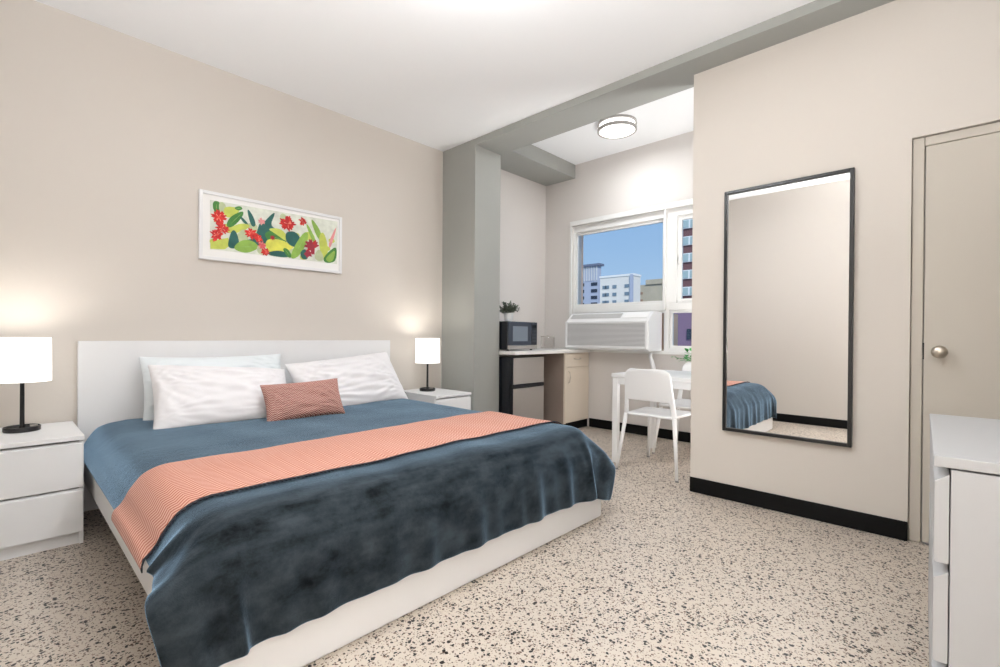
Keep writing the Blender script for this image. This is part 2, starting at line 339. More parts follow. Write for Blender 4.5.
ART_LEAVES=[('dg',[(1.011, 1.964), (1.046, 1.974), (1.044, 1.915), (1.022, 1.892), (1.008, 1.92)]),
('bg',[(1.046, 1.974), (1.078, 1.976), (1.092, 1.893), (1.05, 1.898)]),
('yg',[(1.078, 1.934), (1.171, 1.94), (1.147, 1.897), (1.092, 1.865)]),
('dg',[(1.099, 1.819), (1.118, 1.87), (1.183, 1.917), (1.189, 1.896), (1.157, 1.842), (1.119, 1.807)]),
('dg',[(1.141, 1.943), (1.176, 1.974), (1.191, 1.944), (1.165, 1.93)]),
('te',[(1.23, 1.943), (1.261, 1.906), (1.28, 1.851), (1.255, 1.838), (1.237, 1.892)]),
('te',[(1.177, 1.881), (1.195, 1.881), (1.231, 1.842), (1.207, 1.843)]),
('yg',[(1.102, 1.775), (1.171, 1.831), (1.237, 1.83), (1.195, 1.791), (1.136, 1.762)]),
('bg',[(1.16, 1.753), (1.207, 1.799), (1.232, 1.725), (1.172, 1.69)]),
('yg',[(0.99, 1.682), (1.102, 1.724), (1.111, 1.669), (1.08, 1.639), (0.991, 1.631)]),
('te',[(1.108, 1.7), (1.125, 1.766), (1.148, 1.764), (1.168, 1.69), (1.137, 1.662), (1.108, 1.668)]),
('te',[(1.219, 1.73), (1.28, 1.748), (1.305, 1.855), (1.318, 1.804), (1.312, 1.711), (1.256, 1.709)]),
('lg',[(1.149, 1.661), (1.196, 1.713), (1.256, 1.716), (1.291, 1.681), (1.232, 1.637), (1.184, 1.634)]),
('te',[(1.305, 1.796), (1.342, 1.862), (1.402, 1.96), (1.409, 1.925), (1.381, 1.855), (1.427, 1.836), (1.394, 1.757), (1.337, 1.741)]),
('dg',[(1.356, 1.797), (1.46, 1.828), (1.5, 1.752), (1.434, 1.742), (1.381, 1.748)]),
('yg',[(1.381, 1.828), (1.46, 1.841), (1.5, 1.8), (1.5, 1.763), (1.427, 1.806)]),
('bg',[(1.293, 1.682), (1.331, 1.7), (1.356, 1.637), (1.306, 1.631)]),
('ye',[(1.371, 1.74), (1.434, 1.758), (1.514, 1.74), (1.544, 1.717), (1.461, 1.678), (1.382, 1.67)]),
('te',[(1.382, 1.657), (1.461, 1.678), (1.504, 1.656), (1.501, 1.633), (1.395, 1.633)]),
('dg',[(1.48, 1.694), (1.514, 1.699), (1.545, 1.648), (1.515, 1.634)]),
('te',[(1.514, 1.823), (1.569, 1.832), (1.604, 1.789), (1.586, 1.734), (1.53, 1.743), (1.507, 1.781)]),
('lg',[(1.549, 1.634), (1.569, 1.721), (1.632, 1.828), (1.664, 1.819), (1.64, 1.73), (1.584, 1.639)]),
('te',[(1.614, 1.685), (1.654, 1.718), (1.672, 1.65), (1.629, 1.633)]),
('lg',[(1.704, 1.94), (1.718, 1.968), (1.763, 1.892), (1.783, 1.835), (1.749, 1.829)]),
('lg',[(1.66, 1.903), (1.685, 1.894), (1.745, 1.774), (1.715, 1.781)]),
('yg',[(1.771, 1.836), (1.804, 1.856), (1.836, 1.743), (1.806, 1.663), (1.772, 1.746)]),
('bg',[(1.727, 1.671), (1.764, 1.733), (1.803, 1.659), (1.757, 1.639)]),
('dg',[(1.81, 1.667), (1.848, 1.716), (1.907, 1.761), (1.899, 1.663), (1.857, 1.631), (1.821, 1.636)]),
('lg',[(1.825, 1.666), (1.856, 1.702), (1.895, 1.737), (1.883, 1.668), (1.852, 1.646)]),
('bg',[(1.459, 1.964), (1.499, 1.958), (1.5, 1.889), (1.462, 1.883)]),
('pk',[(1.848, 1.804), (1.897, 1.915), (1.903, 1.901), (1.86, 1.761)]),
]
ART_FLOWERS=[('rd',1.042,1.856,0.039,0.042),
('rd',1.063,1.781,0.036,0.040),
('rd',1.029,1.729,0.035,0.040),
('rd',1.253,1.781,0.037,0.039),
('rd',1.305,1.750,0.025,0.027),
('pr',1.328,1.703,0.025,0.027),
('rd',1.351,1.657,0.026,0.027),
('rd',1.513,1.894,0.050,0.049),
('rd',1.630,1.933,0.029,0.028),
('dr',1.705,1.747,0.050,0.049),
('dr',1.672,1.685,0.029,0.028),
('pk',1.323,1.878,0.021,0.021),
('dr',1.401,1.771,0.015,0.016),
]

# ------------------------------------------------------------------ bed
bed = thing('bed', (0, 0, 0), 'white king bed with tall headboard, storage-free side rails and low footboard', 'bed')
B(.31, 2.426, 3.665, 3.699, .0, 1.0).build('headboard', WHITE, bed, bevel=.003)
B(.316, 2.42, 1.464, 1.49, 0, .37).build('footboard', WHITE, bed, bevel=.009)
B(.325, .353, 1.49, 3.665, .21, .38).build('side_rail', WHITE, bed, bevel=.003)
B(2.383, 2.411, 1.49, 3.665, .21, .38).build('side_rail', WHITE, bed, bevel=.003)
B(.353, 2.383, 1.49, 3.665, .24, .27).build('slat_base', WHITE, bed)
B(1.345, 1.395, 1.6, 3.665, .0, .24).build('centre_support', MIDGREY, bed)
m_ = B(.365, 2.375, 1.50, 3.66, .272, .495).build('mattress', MATT, None, bevel=.105, seg=6)
tag(m_, 'thick white mattress hidden under the blue fleece blanket', 'mattress')

def drape():
    h = .028
    x0, x1 = .40 - .158, 2.34 + .195
    y0, y1 = 3.62, 1.50 - .31
    nx = int((x1 - x0) / h) + 1; ny = int((y0 - y1) / h) + 1
    S_, T_ = np.meshgrid(np.linspace(x0, x1, nx), np.linspace(y0, y1, ny))
    hs = (x1 - x0) / (nx - 1); ht = (y0 - y1) / (ny - 1)
    P = np.stack([S_, T_, np.full_like(S_, .60)], -1)
    rng = np.random.RandomState(4); P[..., 2] += rng.rand(ny, nx) * .006
    Q = P.copy(); pin = (T_ > 3.3) & (S_ > .5) & (S_ < 2.24)
    def box(P, c, hf, r):
        q = P - c; a = np.abs(q) - (hf - r); m = np.maximum(a, 0); l = np.sqrt((m ** 2).sum(-1)); inside = np.all(a < 0, -1)
        d = l - r; hit = (d < 0) & ~inside; n = m / np.maximum(l, 1e-9)[..., None] * np.sign(q)
        P[hit] -= (n * d[..., None])[hit]
        if inside.any():
            ax = np.argmax(a, -1); dep = np.take_along_axis(a, ax[..., None], -1)[..., 0]
            i = np.where(inside); P[i + (ax[inside],)] += (np.sign(np.take_along_axis(q, ax[..., None], -1)[..., 0]) * (r - dep))[inside]
        return hit | inside
    mc = np.array([1.37, 2.58, .33]); mh = np.array([1.035, 1.108, .18]); fc = np.array([1.37, 2.57, .19]); fh = np.array([1.068, 1.118, .195])
    def con(A, Bb, L, k=1.):
        d = Bb - A; l = np.sqrt((d ** 2).sum(-1, keepdims=True)); c = d * (k * .5 * (l - L) / np.maximum(l, 1e-9)); A += c; Bb -= c
    dt = 1 / 60.; dg = math.hypot(hs, ht)
    for it in range(240):
        V = np.clip((P - Q) * (.985 if it < 200 else .9), -.03, .03); Q = P.copy(); P = P + V; P[..., 2] -= 9.8 * dt * dt * .12
        for k in range(12):
            for o in (0, 1):
                A = P[:, o:-1:2]; con(A, P[:, o + 1::2][:, :A.shape[1]], hs)
                A = P[o:-1:2]; con(A, P[o + 1::2][:A.shape[0]], ht)
            for o in (0, 1):
                A = P[o:-1:2, :-1]; con(A, P[o + 1::2, 1:][:A.shape[0]], dg, .25)
                A = P[o:-1:2, 1:]; con(A, P[o + 1::2, :-1][:A.shape[0]], dg, .25)
            if k % 3 == 0:
                for o in (0, 1):
                    A = P[:, o:-2:4]; Bb = P[:, o + 2::4][:, :A.shape[1]]
                    if A.shape == Bb.shape: con(A, Bb, hs * 2, .25)
                    A = P[o:-2:4]; Bb = P[o + 2::4][:A.shape[0]]
                    if A.shape == Bb.shape: con(A, Bb, ht * 2, .25)
            hit = box(P, mc, mh, .135) | box(P, fc, fh, .012)
            P[..., 1] = np.minimum(P[..., 1], 3.655)
            g = P[..., 2] < .012; P[..., 2][g] = .012; hit |= g
            P[pin] = np.stack([S_, T_, np.maximum(P[..., 2], .51)], -1)[pin]
        P[hit] = P[hit] * .4 + Q[hit] * .6
        box(P, mc, mh, .135); box(P, fc, fh, .012)
    return P, S_, T_
P, S_, T_ = drape()
# soft unevenness of the top and hanging folds at the foot
def smooth_noise(X, Y, seed, scale, n=7):
    r = np.random.RandomState(seed); o = np.zeros_like(X)
    for i in range(n):
        a = r.rand() * 6.28; k = scale * (1 + r.rand() * 1.6); o += np.sin((X * math.cos(a) + Y * math.sin(a)) * k + r.rand() * 6.28)
    return o / n
over = np.clip((1.52 - T_) / .3, 0, 1)
ridges = (np.sin(S_ * 23 + 1.6 * np.sin(S_ * 6)) * .45 + np.sin(S_ * 47 + 2 + T_ * 3) * .35) * (.35 + .65 * np.clip((S_ - .6) / 1.2, 0, 1))
P[..., 1] -= over * (.012 + .026 * np.clip(ridges, -.25, 1))
inner = np.clip((.62 - np.abs(S_ - 1.37) / 1.6), 0, 1) * (1 - over)
P[..., 2] += (.006 + .007 * smooth_noise(S_, T_, 3, 9)) * (P[..., 2] > .47) * (1 - over)
bl = MB().grid(P).build('blanket', FLEECE, smooth=True, solid=.010, sub=1)
tag(bl, 'slate blue fleece blanket draped over the bed and hanging at its foot', 'blanket')
if bl.data.polygons[len(bl.data.polygons) // 2].normal.z < 0: bl.data.flip_normals()
# runner
def normals(P):
    du = np.gradient(P, axis=1); dv = np.gradient(P, axis=0); n = np.cross(dv, du); n /= np.linalg.norm(n, axis=-1, keepdims=True)
    if n[40, 40, 2] < 0: n = -n
    return n
N_ = normals(P)
def sample(A, t, si):
    j = (T_[0, 0] - t) / (T_[0, 0] - T_[-1, 0]) * (A.shape[0] - 1); j0 = int(j); f = j - j0
    r = A[j0] * (1 - f) + A[j0 + 1] * f
    i0 = int(si); g = si - i0; i1 = min(i0 + 1, A.shape[1] - 1)
    return r[i0] * (1 - g) + r[i1] * g
nrow = 26; ts = np.linspace(2.27, 1.72, nrow); cols = np.linspace(0, P.shape[1] - 1, P.shape[1] * 2 - 1)
RP = np.zeros((nrow, len(cols), 3))
for a_, t in enumerate(ts):
    for b_, si in enumerate(cols):
        RP[a_, b_] = sample(P, t - .02 * math.sin(si * .08), si) + sample(N_, t - .02 * math.sin(si * .08), si) * .0165
ext = RP[:, :1] + np.array([-.004, 0, -.03]); ext2 = RP[:, -1:] + np.array([.004, 0, -.03]); RP = np.concatenate([ext, RP, ext2], 1)
run_t = thing('bed_runner', (0, 0, 0), 'salmon pink chevron-woven throw laid across the blue blanket', 'bed runner')
rb = MB().grid(RP).build('woven_cloth', RUNM, run_t, smooth=True, solid=.004, sub=1)
if rb.data.polygons[len(rb.data.polygons) // 2].normal.z < 0: rb.data.flip_normals()
uvl = rb.data.uv_layers.new(name='UVMap'); nxr = RP.shape[1]; arc = [0]
for k in range(1, nxr): arc.append(arc[-1] + float(np.linalg.norm(RP[13, k] - RP[13, k - 1])))
for lp in rb.data.loops: uvl.data[lp.index].uv = (arc[lp.vertex_index % nxr], ts[lp.vertex_index // nxr])
for name, row, dt_ in (('edge_stitching', RP[-1], -.013),):
    z_ = MB(); k = 0; rr = row; q = []
    for k in range(nxr - 1):
        for f in (0, .5): q.append(rr[k] * (1 - f) + rr[k + 1] * f)
    q = np.array(q); zig = np.where(np.arange(len(q)) % 2 == 0, dt_, dt_ * .2)[:, None] * np.array([[0, 1, 0]])
    lift = np.array([0, 0, .0035])
    g_ = np.stack([q + lift + np.array([0, .003, 0]), q + zig + lift * .3], 0)
    z_.grid(g_).build(name, TRIMM, run_t, solid=.003)

# ------------------------------------------------------------------ pillows
def pillow(name, wd, ht, th, loc, rot, m, label, group=None, seed=0, wr=.010, pinch=.05, uvm=False, cat='pillow', taper=0):
    n = 44; U, V = np.meshgrid(np.linspace(-1, 1, n), np.linspace(-1, 1, n)); mb = MB()
    x = U * (1 - pinch * (1 - V ** 2) ** 1.0 * np.abs(U) ** 3) * wd / 2; y = V * (1 - pinch * 1.6 * (1 - U ** 2) * np.abs(V) ** 3) * ht / 2
    y = y * (1 - taper * (U + 1) / 2)
    pro = ((1 - np.abs(U) ** 3.2) * (1 - np.abs(V) ** 2.6)); pro = np.clip(pro, 0, 1) ** .55
    r = np.random.RandomState(seed); wrk = np.zeros_like(U)
    for k in range(14):
        cx, cy = r.choice([-1, 1]) * (1.0), r.choice([-1, 1]) * (1.0 - r.rand() * .8)
        ang = np.arctan2(V - cy, U - cx); dist = np.hypot(U - cx, V - cy)
        wrk += np.sin(ang * (12 + 16 * r.rand()) + r.rand() * 6) * np.exp(-dist * 1.1) 
    wrk += .8 * smooth_noise(U * 1.0, V * 2.2, seed + 5, 5)
    for sgn in (1, -1):
        z = sgn * pro * th / 2 + wrk * wr * np.clip(pro, 0, 1) * (1 if sgn > 0 else .5)
        mb.grid(np.stack([x, y, z], -1))
    o = mb.build(name, m, smooth=True, weld=True, sub=1)
    if uvm:
        ul = o.data.uv_layers.new(name='UVMap')
        for lp in o.data.loops:
            c = o.data.vertices[lp.vertex_index].co; ul.data[lp.index].uv = (c.x, c.y)
    o.location = loc; o.rotation_euler = rot
    return tag(o, label, cat, group)
R = math.radians
pillow('pillow', .86, .43, .17, (1.00, 3.52, .70), (R(76), 0, R(0)), COTTON2, 'pale bluish-white pillow standing against the headboard behind the front left pillow', seed=3)
pillow('pillow', .78, .47, .20, (.96, 3.235, .665), (R(53), R(2), R(-3)), COTTON, 'creased white pillow leaning at the left side of the bed, left of the rust cushion', seed=11, wr=.0085, taper=.16)
pillow('pillow', .92, .46, .20, (1.88, 3.38, .675), (R(56), R(-4), R(4)), COTTON, 'creased white pillow leaning at the right side of the bed, partly behind the rust cushion', seed=8, wr=.0085, taper=-.05)
pillow('cushion', .50, .26, .13, (1.335, 2.98, .63), (R(64), R(-2), R(-4)), CUSHM, 'small rust and cream chevron lumbar cushion in front of the white pillows', seed=5, wr=.003, pinch=.06, uvm=True, cat='cushion')

# ------------------------------------------------------------------ nightstands
def nightstand(x, y, label):
    t = thing('nightstand', (x, y, 0), label, 'nightstand', 'nightstands beside the bed')
    w_, dp, hh = .40, .555, .54
    MB().box(0, .018, 0.02, dp, 0, hh - .022).box(w_ - .018, w_, 0.02, dp, 0, hh - .022).box(.018, w_ - .018, dp - .01, dp, .05, hh - .022).box(.018, w_ - .018, .03, dp - .01, .05, .066).build('body', WHITE, t, bevel=.002)
    B(0, w_, 0, dp, hh - .022, hh).build('top', WHITE, t, bevel=.002)
    for z0, z1 in ((.065, .278), (.285, .510)):
        MB().prism([(.004, z0), (.004, z1 - .012), (.019, z1), (.019, z0)], 0, .003, w_ - .003).build('drawer', WHITE, t, bevel=.0015)
    B(.018, w_ - .018, .035, .05, 0, .06).build('plinth', WHITE, t)
    return t
nightstand(-.112, 3.106, 'white two-drawer nightstand at the left edge, left of the bed')
nightstand(2.502, 3.098, 'white two-drawer nightstand in the corner between bed and grey column')
def table_lamp(x, y, label):
    t = thing('table_lamp', (x, y, .54), label, 'lamp', 'table lamps on the nightstands')
    MB().lathe([(0, 0), (.068, 0), (.071, .004), (.071, .024), (.067, .026), (.063, .016), (0, .014)], n=40).build('base', BLACKM, t, smooth=False, bevel=.0015)
    MB().lathe([(0, .014), (.012, .014), (.0095, .03), (.0085, .25), (.014, .258), (.014, .268), (0, .268)], n=20).build('pole', BLACKM, t, smooth=True)
    MB().box(.028, .058, -.012, .012, .016, .028).build('outlet_switch', mat('grey_switch', srgb(150, 145, 138), .4), t, bevel=.002)
    sh = MB(); r = .112
    sh.lathe([(r, .255), (r - .002, .48), (r - .005, .48), (r - .003, .255), (r, .255)], n=48)
    sh.build('lamp_shade', SHADE, t, smooth=True)
    sp_ = MB()
    for k in range(3):
        a = k * 2.094; sp_.tube([(0, 0, .265), ((r - .003) * math.cos(a), (r - .003) * math.sin(a), .262)], .0018, 6)
    sp_.build('shade_spider', BLACKM, t)
    MB().lathe([(0, .27), (.012, .272), (.03, .31), (.032, .335), (.02, .365), (0, .372)], n=20).build('light_bulb', GLOW, t, smooth=True)
    l = bpy.data.lights.new('bulb', 'POINT'); l.energy = 3.6; l.shadow_soft_size = .06; l.color = (1, .95, .88)
    o = bpy.data.objects.new('bulb', l); COL.objects.link(o); o.parent = t; o.location = (0, 0, .40)
    return t
table_lamp(.078, 3.46, 'black table lamp with white drum shade on the left nightstand')
table_lamp(2.69, 3.46, 'black table lamp with white drum shade on the nightstand by the grey column')

# ------------------------------------------------------------------ picture
pic = thing('framed_picture', (.9205, D, 1.555), 'white-framed watercolour of red flowers and green leaves above the bed', 'picture')
pw, ph = 1.036, .469
f_ = MB()
for (a, b, c, d2) in ((0, .022, 0, ph), (pw - .022, pw, 0, ph), (.022, pw - .022, 0, .022), (.022, pw - .022, ph - .022, ph)): f_.box(a, b, -.028, -.001, c, d2)
f_.build('picture_frame', WHITE, pic, bevel=.002)
B(.02, pw - .02, -.016, -.002, .02, ph - .02).build('mat_board', mat('mat_board', srgb(246, 245, 243), .9), pic)
ART = {'bgd': srgb(222, 226, 214), 'dg': srgb(70, 130, 62), 'bg': srgb(188, 200, 160), 'yg': srgb(198, 208, 98), 'lg': srgb(142, 180, 82), 'te': srgb(44, 98, 92), 'ye': srgb(220, 220, 96), 'pk': srgb(226, 150, 150), 'rd': srgb(212, 52, 46), 'pr': srgb(212, 92, 96), 'dr': srgb(158, 50, 66), 'rq': srgb(186, 40, 44), 'hi': srgb(240, 150, 130), 'vn': srgb(150, 190, 110)}
keys = list(ART); am = [mat('paint_' + k, ART[k], .8, var=.12, vscale=22) for k in keys]
pa = MB(); ox, oz = .9205, 1.555
pa.prism([(.988 - ox, 1.628 - oz), (1.918 - ox, 1.632 - oz), (1.921 - ox, 1.984 - oz), (.987 - ox, 1.966 - oz)], 1, -.0165, -.016, 0)
rnd = random.Random(5)
def poly(pts, key, lvl):
    pa.add([(p[0] - ox, -.0166 - lvl * .00012, p[1] - oz) for p in pts], [tuple(range(len(pts)))], keys.index(key))
def soften(pts):
    out = []
    for i in range(len(pts)):
        a, b = pts[i], pts[(i + 1) % len(pts)]; out += [(a[0] * .75 + b[0] * .25, a[1] * .75 + b[1] * .25), (a[0] * .25 + b[0] * .75, a[1] * .25 + b[1] * .75)]
    return out
for k in range(26):
    cx, cz = 1.0 + rnd.random() * .9, 1.64 + rnd.random() * .2; rr = .02 + rnd.random() * .03
    poly([(min(1.915, cx + rr * math.cos(q * .9)), max(1.632, cz + rr * .7 * math.sin(q * .9))) for q in range(7)], rnd.choice(['bg', 'yg', 'bg']), 1 + k * .05)
for i, (k, pts) in enumerate(ART_LEAVES):
    cx = sum(p[0] for p in pts) / len(pts); cz = sum(p[1] for p in pts) / len(pts)
    if i != 9: pts = [(min(1.917, max(.99, cx + (p[0] - cx) * 1.3)), min(1.965, max(1.633, cz + (p[1] - cz) * 1.3))) for p in pts]
    pts = soften(soften(pts)) if i != 9 else pts
    poly(pts, k, 3 + i * .3)
    if k in ('dg', 'lg'):
        cx = sum(p[0] for p in pts) / len(pts); cz = sum(p[1] for p in pts) / len(pts); far = max(pts, key=lambda p: (p[0] - cx) ** 2 + (p[1] - cz) ** 2)
        opp = (2 * cx - far[0], 2 * cz - far[1]); dx, dz = far[0] - opp[0], far[1] - opp[1]; l = math.hypot(dx, dz) or 1; nx_, nz_ = -dz / l * .0018, dx / l * .0018
        poly([(far[0], far[1]), (cx + nx_, cz + nz_), (cx - dx * .25, cz - dz * .25), (cx - nx_, cz - nz_)], 'vn', 3.15 + i * .3)
for i, (k, x, z, rx, rz) in enumerate(ART_FLOWERS):
    rx *= 1.2; rz *= 1.2
    for j in range(46):
        a = rnd.random() * 6.28; q = .35 + rnd.random() * .75; tx, tz = x + rx * q * math.cos(a), z + rz * q * math.sin(a); wv = .38 * rx
        poly([(x + wv * math.cos(a + 1.7), z + wv * math.sin(a + 1.7)), (tx + wv * .3 * math.cos(a + 1.2), tz + wv * .3 * math.sin(a + 1.2)), (tx, tz), (x + wv * math.cos(a - 1.7), z + wv * math.sin(a - 1.7))], k if rnd.random() > .35 else {'rd': 'rq', 'pr': 'pk', 'pk': 'pk', 'dr': 'rq'}[k], 14 + i + j * .02)
    if k == 'rd':
        for j in range(5):
            a = rnd.random() * 6.28; poly([(x, z), (x + rx * .5 * math.cos(a), z + rz * .6 * math.sin(a)), (x + rx * .45 * math.cos(a + .25), z + rz * .5 * math.sin(a + .25))], 'hi', 15.5 + i)
pa.build('watercolour', am, pic)

# ------------------------------------------------------------------ wall mirror
mi = thing('wall_mirror', (XM, .72, .45), 'tall black-framed rectangular mirror hanging on the beige wall', 'mirror')
f_ = MB(); y0, y1, z1 = -.338, .338, 1.536; t_ = .02
for (a, b, c, d2) in ((y0, y0 + t_, 0, z1), (y1 - t_, y1, 0, z1), (y0 + t_, y1 - t_, 0, t_), (y0 + t_, y1 - t_, z1 - t_, z1)): f_.box(-.035, -.002, a, b, c, d2)
f_.build('mirror_frame', BLACKM, mi, bevel=.002)
B(-.022, -.004, y0 + .015, y1 - .015, .015, z1 - .015).build('mirror_glass', MIRR, mi)

# ------------------------------------------------------------------ dresser
dr = thing('dresser', (1.497, .022, 0), 'white three-drawer dresser standing close to the camera at the right edge', 'dresser', rz=.03)
w_, dp, hh = .82, .48, .78
MB().box(0, .02, -dp, -.028, 0, hh - .03).box(w_ - .02, w_, -dp, -.028, 0, hh - .03).box(.02, w_ - .02, -dp, -dp + .01, .04, hh - .03).box(.02, w_ - .02, -dp + .01, -.05, hh - .06, hh - .045).build('body', DRESS_SHADED, dr, bevel=.002)
B(-.002, w_ + .002, -dp, 0.002, hh - .026, hh).build('top', DRESS_SHADED, dr, bevel=.003)
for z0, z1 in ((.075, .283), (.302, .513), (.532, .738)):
    MB().prism([(-.026, z0), (-.004, z0), (0, z0 + .004), (0, z1 - .018), (-.026, z1)], 0, .0, w_).build('drawer', DRESS_SHADED, dr, bevel=.0015)
B(.02, w_ - .02, -.06, -.045, 0, .07).build('plinth', DRESS_SHADED, dr)
B(.02, w_ - .02, -.045, -.030, .07, .75).build('front_rail', DRESS_SHADED, dr)

# ------------------------------------------------------------------ fridge
fx, fy = 3.42, 3.06
fg = thing('mini_fridge', (fx, fy, 0), 'black mini fridge with two stainless doors under the counter', 'fridge')
B(0, .48, .05, .55, .03, .838).build('body', APPL, fg, bevel=.006)
d1 = B(.0, .48, .004, .05, .57, .836).build('freezer_door', APPL, fg, bevel=.004)
B(.004, .476, -.002, .006, .573, .833).build('steel_face', STEEL, d1, bevel=.002)
d1 = B(.0, .48, .004, .05, .075, .535).build('fridge_door', APPL, fg, bevel=.004)
B(.004, .476, -.002, .006, .079, .532).build('steel_face', STEEL, d1, bevel=.002)
B(.005, .475, -.008, .047, .538, .567).build('door_handle', APPL, fg, bevel=.006)
B(.01, .47, .06, .1, .0, .07).build('kick_plate', APPL, fg)
for a in (.05, .43):
    for b in (.12, .5): MB().lathe([(0, 0), (.016, 0), (.016, .032), (0, .032)], (a, b, 0), 14).build('foot', BLACKM, fg)

# ------------------------------------------------------------------ cabinet + worktop
cb = thing('base_cabinet', (4.232, 3.03, 0), 'cream base cabinet with one drawer and one door in the nook corner', 'cabinet')
cw = XW - .003 - 4.232; cd = D - .008 - 3.03
B(0, .018, .02, cd, .0, .862).build('side_panel', CABS, cb); B(0, .018, .0, .02, .09, .862).build('front_stile', CAB, cb)
MB().box(.018, cw, .022, .04, .09, .862).box(.018, cw, .5, .52, .09, .862).box(.018, cw, .04, .5, .09, .11).build('carcass', CAB, cb)
B(.018, cw, .03, .045, 0, .09).build('toe_kick', BLACKB, cb)
dw = B(.02, cw - .02, .0, .02, .715, .85).build('drawer', CAB, cb, bevel=.003)
dd = B(.02, cw - .02, .0, .02, .10, .705).build('door', CAB, cb, bevel=.003)
MB().tube([(.16, 0, .80), (.165, -.02, .797), (.22, -.028, .79), (.275, -.02, .797), (.28, 0, .80)], .0045, 8).build('handle', NICKEL, dw, smooth=True)
MB().tube([(.06, 0, .665), (.06, -.02, .655), (.06, -.028, .60), (.06, -.02, .545), (.06, 0, .535)], .0045, 8).build('handle', NICKEL, dd, smooth=True)
wt = MB().prism([(3.405, 3.02), (XW - .003, 3.02), (XW - .003, D - .006), (3.405, D - .006)], 2, .864, .9)
tag(wt.build('worktop', COUNTER, bevel=.004), 'pale laminate worktop spanning fridge and cream cabinet', 'worktop')

# ------------------------------------------------------------------ microwave
mw = thing('microwave', (3.42, 3.12, .90), 'black microwave with a silver control strip on the worktop', 'microwave', rz=.05)
B(0, .465, .02, .37, .012, .292).build('body', APPL, mw, bevel=.005)
B(.0, .365, .0, .02, .055, .29).build('door', mat('microwave_door', srgb(52, 60, 74), .18, spec=.6), mw, bevel=.004)
B(.06, .30, -.0015, .0, .095, .245).build('door_window', mat('microwave_window', srgb(120, 130, 142), .25), mw)
kp = B(.367, .465, .0, .02, .055, .29).build('control_panel', mat('panel_black', srgb(36, 40, 50), .3), mw, bevel=.004)
MB().box(.380, .452, -.0012, .0, .235, .262).build('display', mat('display_dark', srgb(18, 30, 36), .15), kp)
bt = MB()
for i in range(4):
    for j in range(3): bt.box(.380 + j * .026, .400 + j * .026, -.0012, 0, .085 + i * .034, .107 + i * .034)
bt.build('keypad', mat('keypad_grey', srgb(60, 65, 74), .4), kp)
B(.0, .465, -.002, .02, .015, .053).build('silver_strip', STEEL, mw, bevel=.003)
for a in (.04, .425):
    for b in (.05, .32): MB().lathe([(0, 0), (.014, 0), (.012, .013), (0, .013)], (a, b, 0), 12).build('foot', BLACKM, mw)

# ------------------------------------------------------------------ plants
def leaf(mb, base, direction, ln, wd, droop=.3, mi=0, fold=.2):
    d = Vector(direction).normalized(); side = d.cross(Vector((0, 0, 1)));
    if side.length < .05: side = Vector((1, 0, 0))
    side.normalize(); nrm = side.cross(d); vs = []; b = Vector(base)
    for i, (t, w) in enumerate(((0, .12), (.3, .85), (.6, 1), (.85, .55), (1, .02))):
        c = b + d * ln * t + Vector((0, 0, -droop * ln * t * t))
        vs += [c - side * wd * w / 2 + nrm * fold * wd * w / 2, c, c + side * wd * w / 2 + nrm * fold * wd * w / 2]
    fs = []
    for i in range(4): fs += [(i * 3, i * 3 + 1, i * 3 + 4, i * 3 + 3), (i * 3 + 1, i * 3 + 2, i * 3 + 5, i * 3 + 4)]
    mb.add(vs, fs, mi)
pt = thing('potted_plant', (3.63, 3.32, 1.193), 'small grey-green artificial plant in a white pot on the microwave', 'plant')
MB().lathe([(0, 0), (.036, 0), (.04, .01), (.05, .085), (.05, .092), (.044, .092), (.042, .078), (0, .078)], n=28).build('pot', WHITEP, pt, smooth=False, bevel=.001)
rnd = random.Random(3); lf = MB(); st = MB()
for k in range(52):
    a = rnd.random() * 6.28; el = .1 + rnd.random() * 1.1; ln = .075 + rnd.random() * .06
    dv = Vector((math.cos(a) * math.cos(el), math.sin(a) * math.cos(el), math.sin(el))); tip = Vector((0, 0, .085)) + dv * ln
    st.tube([(0, 0, .078), (dv.x * ln * .4, dv.y * ln * .4, .085 + dv.z * ln * .6), tuple(tip)], .0012, 5)
    for j in range(9):
        b = Vector((0, 0, .09)) + dv * ln * (.3 + .08 * j); dd_ = (dv * .6 + Vector((rnd.uniform(-1, 1), rnd.uniform(-1, 1), rnd.uniform(-.5, 1)))).normalized()
        leaf(lf, b, dd_, .032, .018, .1)
st.build('stems', mat('stem_green', srgb(80, 90, 70), .7), pt)
lf.build('foliage', mat('grey_green_leaf', srgb(104, 114, 100), .75, var=.3, vscale=40), pt)
tp = thing('potted_plant', (3.95, 1.475, .742), 'bright green leafy plant in a pot on the dining table', 'plant')
MB().lathe([(0, 0), (.04, 0), (.055, .085), (.055, .095), (.048, .095), (.045, .08), (0, .08)], n=28).build('pot', WHITEP, tp, bevel=.001)
lf = MB(); st = MB(); rnd = random.Random(9)
for k in range(44):
    a = rnd.random() * 6.28; el = .2 + rnd.random() * 1.2; ln = .09 + rnd.random() * .13
    dv = Vector((math.cos(a) * math.cos(el), math.sin(a) * math.cos(el), math.sin(el)))
    st.tube([(0, 0, .08), (dv.x * ln * .5, dv.y * ln * .5, .08 + dv.z * ln * .7), tuple(Vector((0, 0, .08)) + dv * ln)], .0016, 5)
    for j in range(3):
        leaf(lf, Vector((0, 0, .08)) + dv * ln * (.55 + .2 * j), (dv + Vector((rnd.uniform(-.8, .8), rnd.uniform(-.8, .8), .1))), .065, .038, .35)
st.build('stems', mat('stem_bright', srgb(80, 130, 60), .6), tp)
lf.build('foliage', mat('bright_leaf', srgb(66, 150, 70), .5, var=.3, vscale=30), tp)

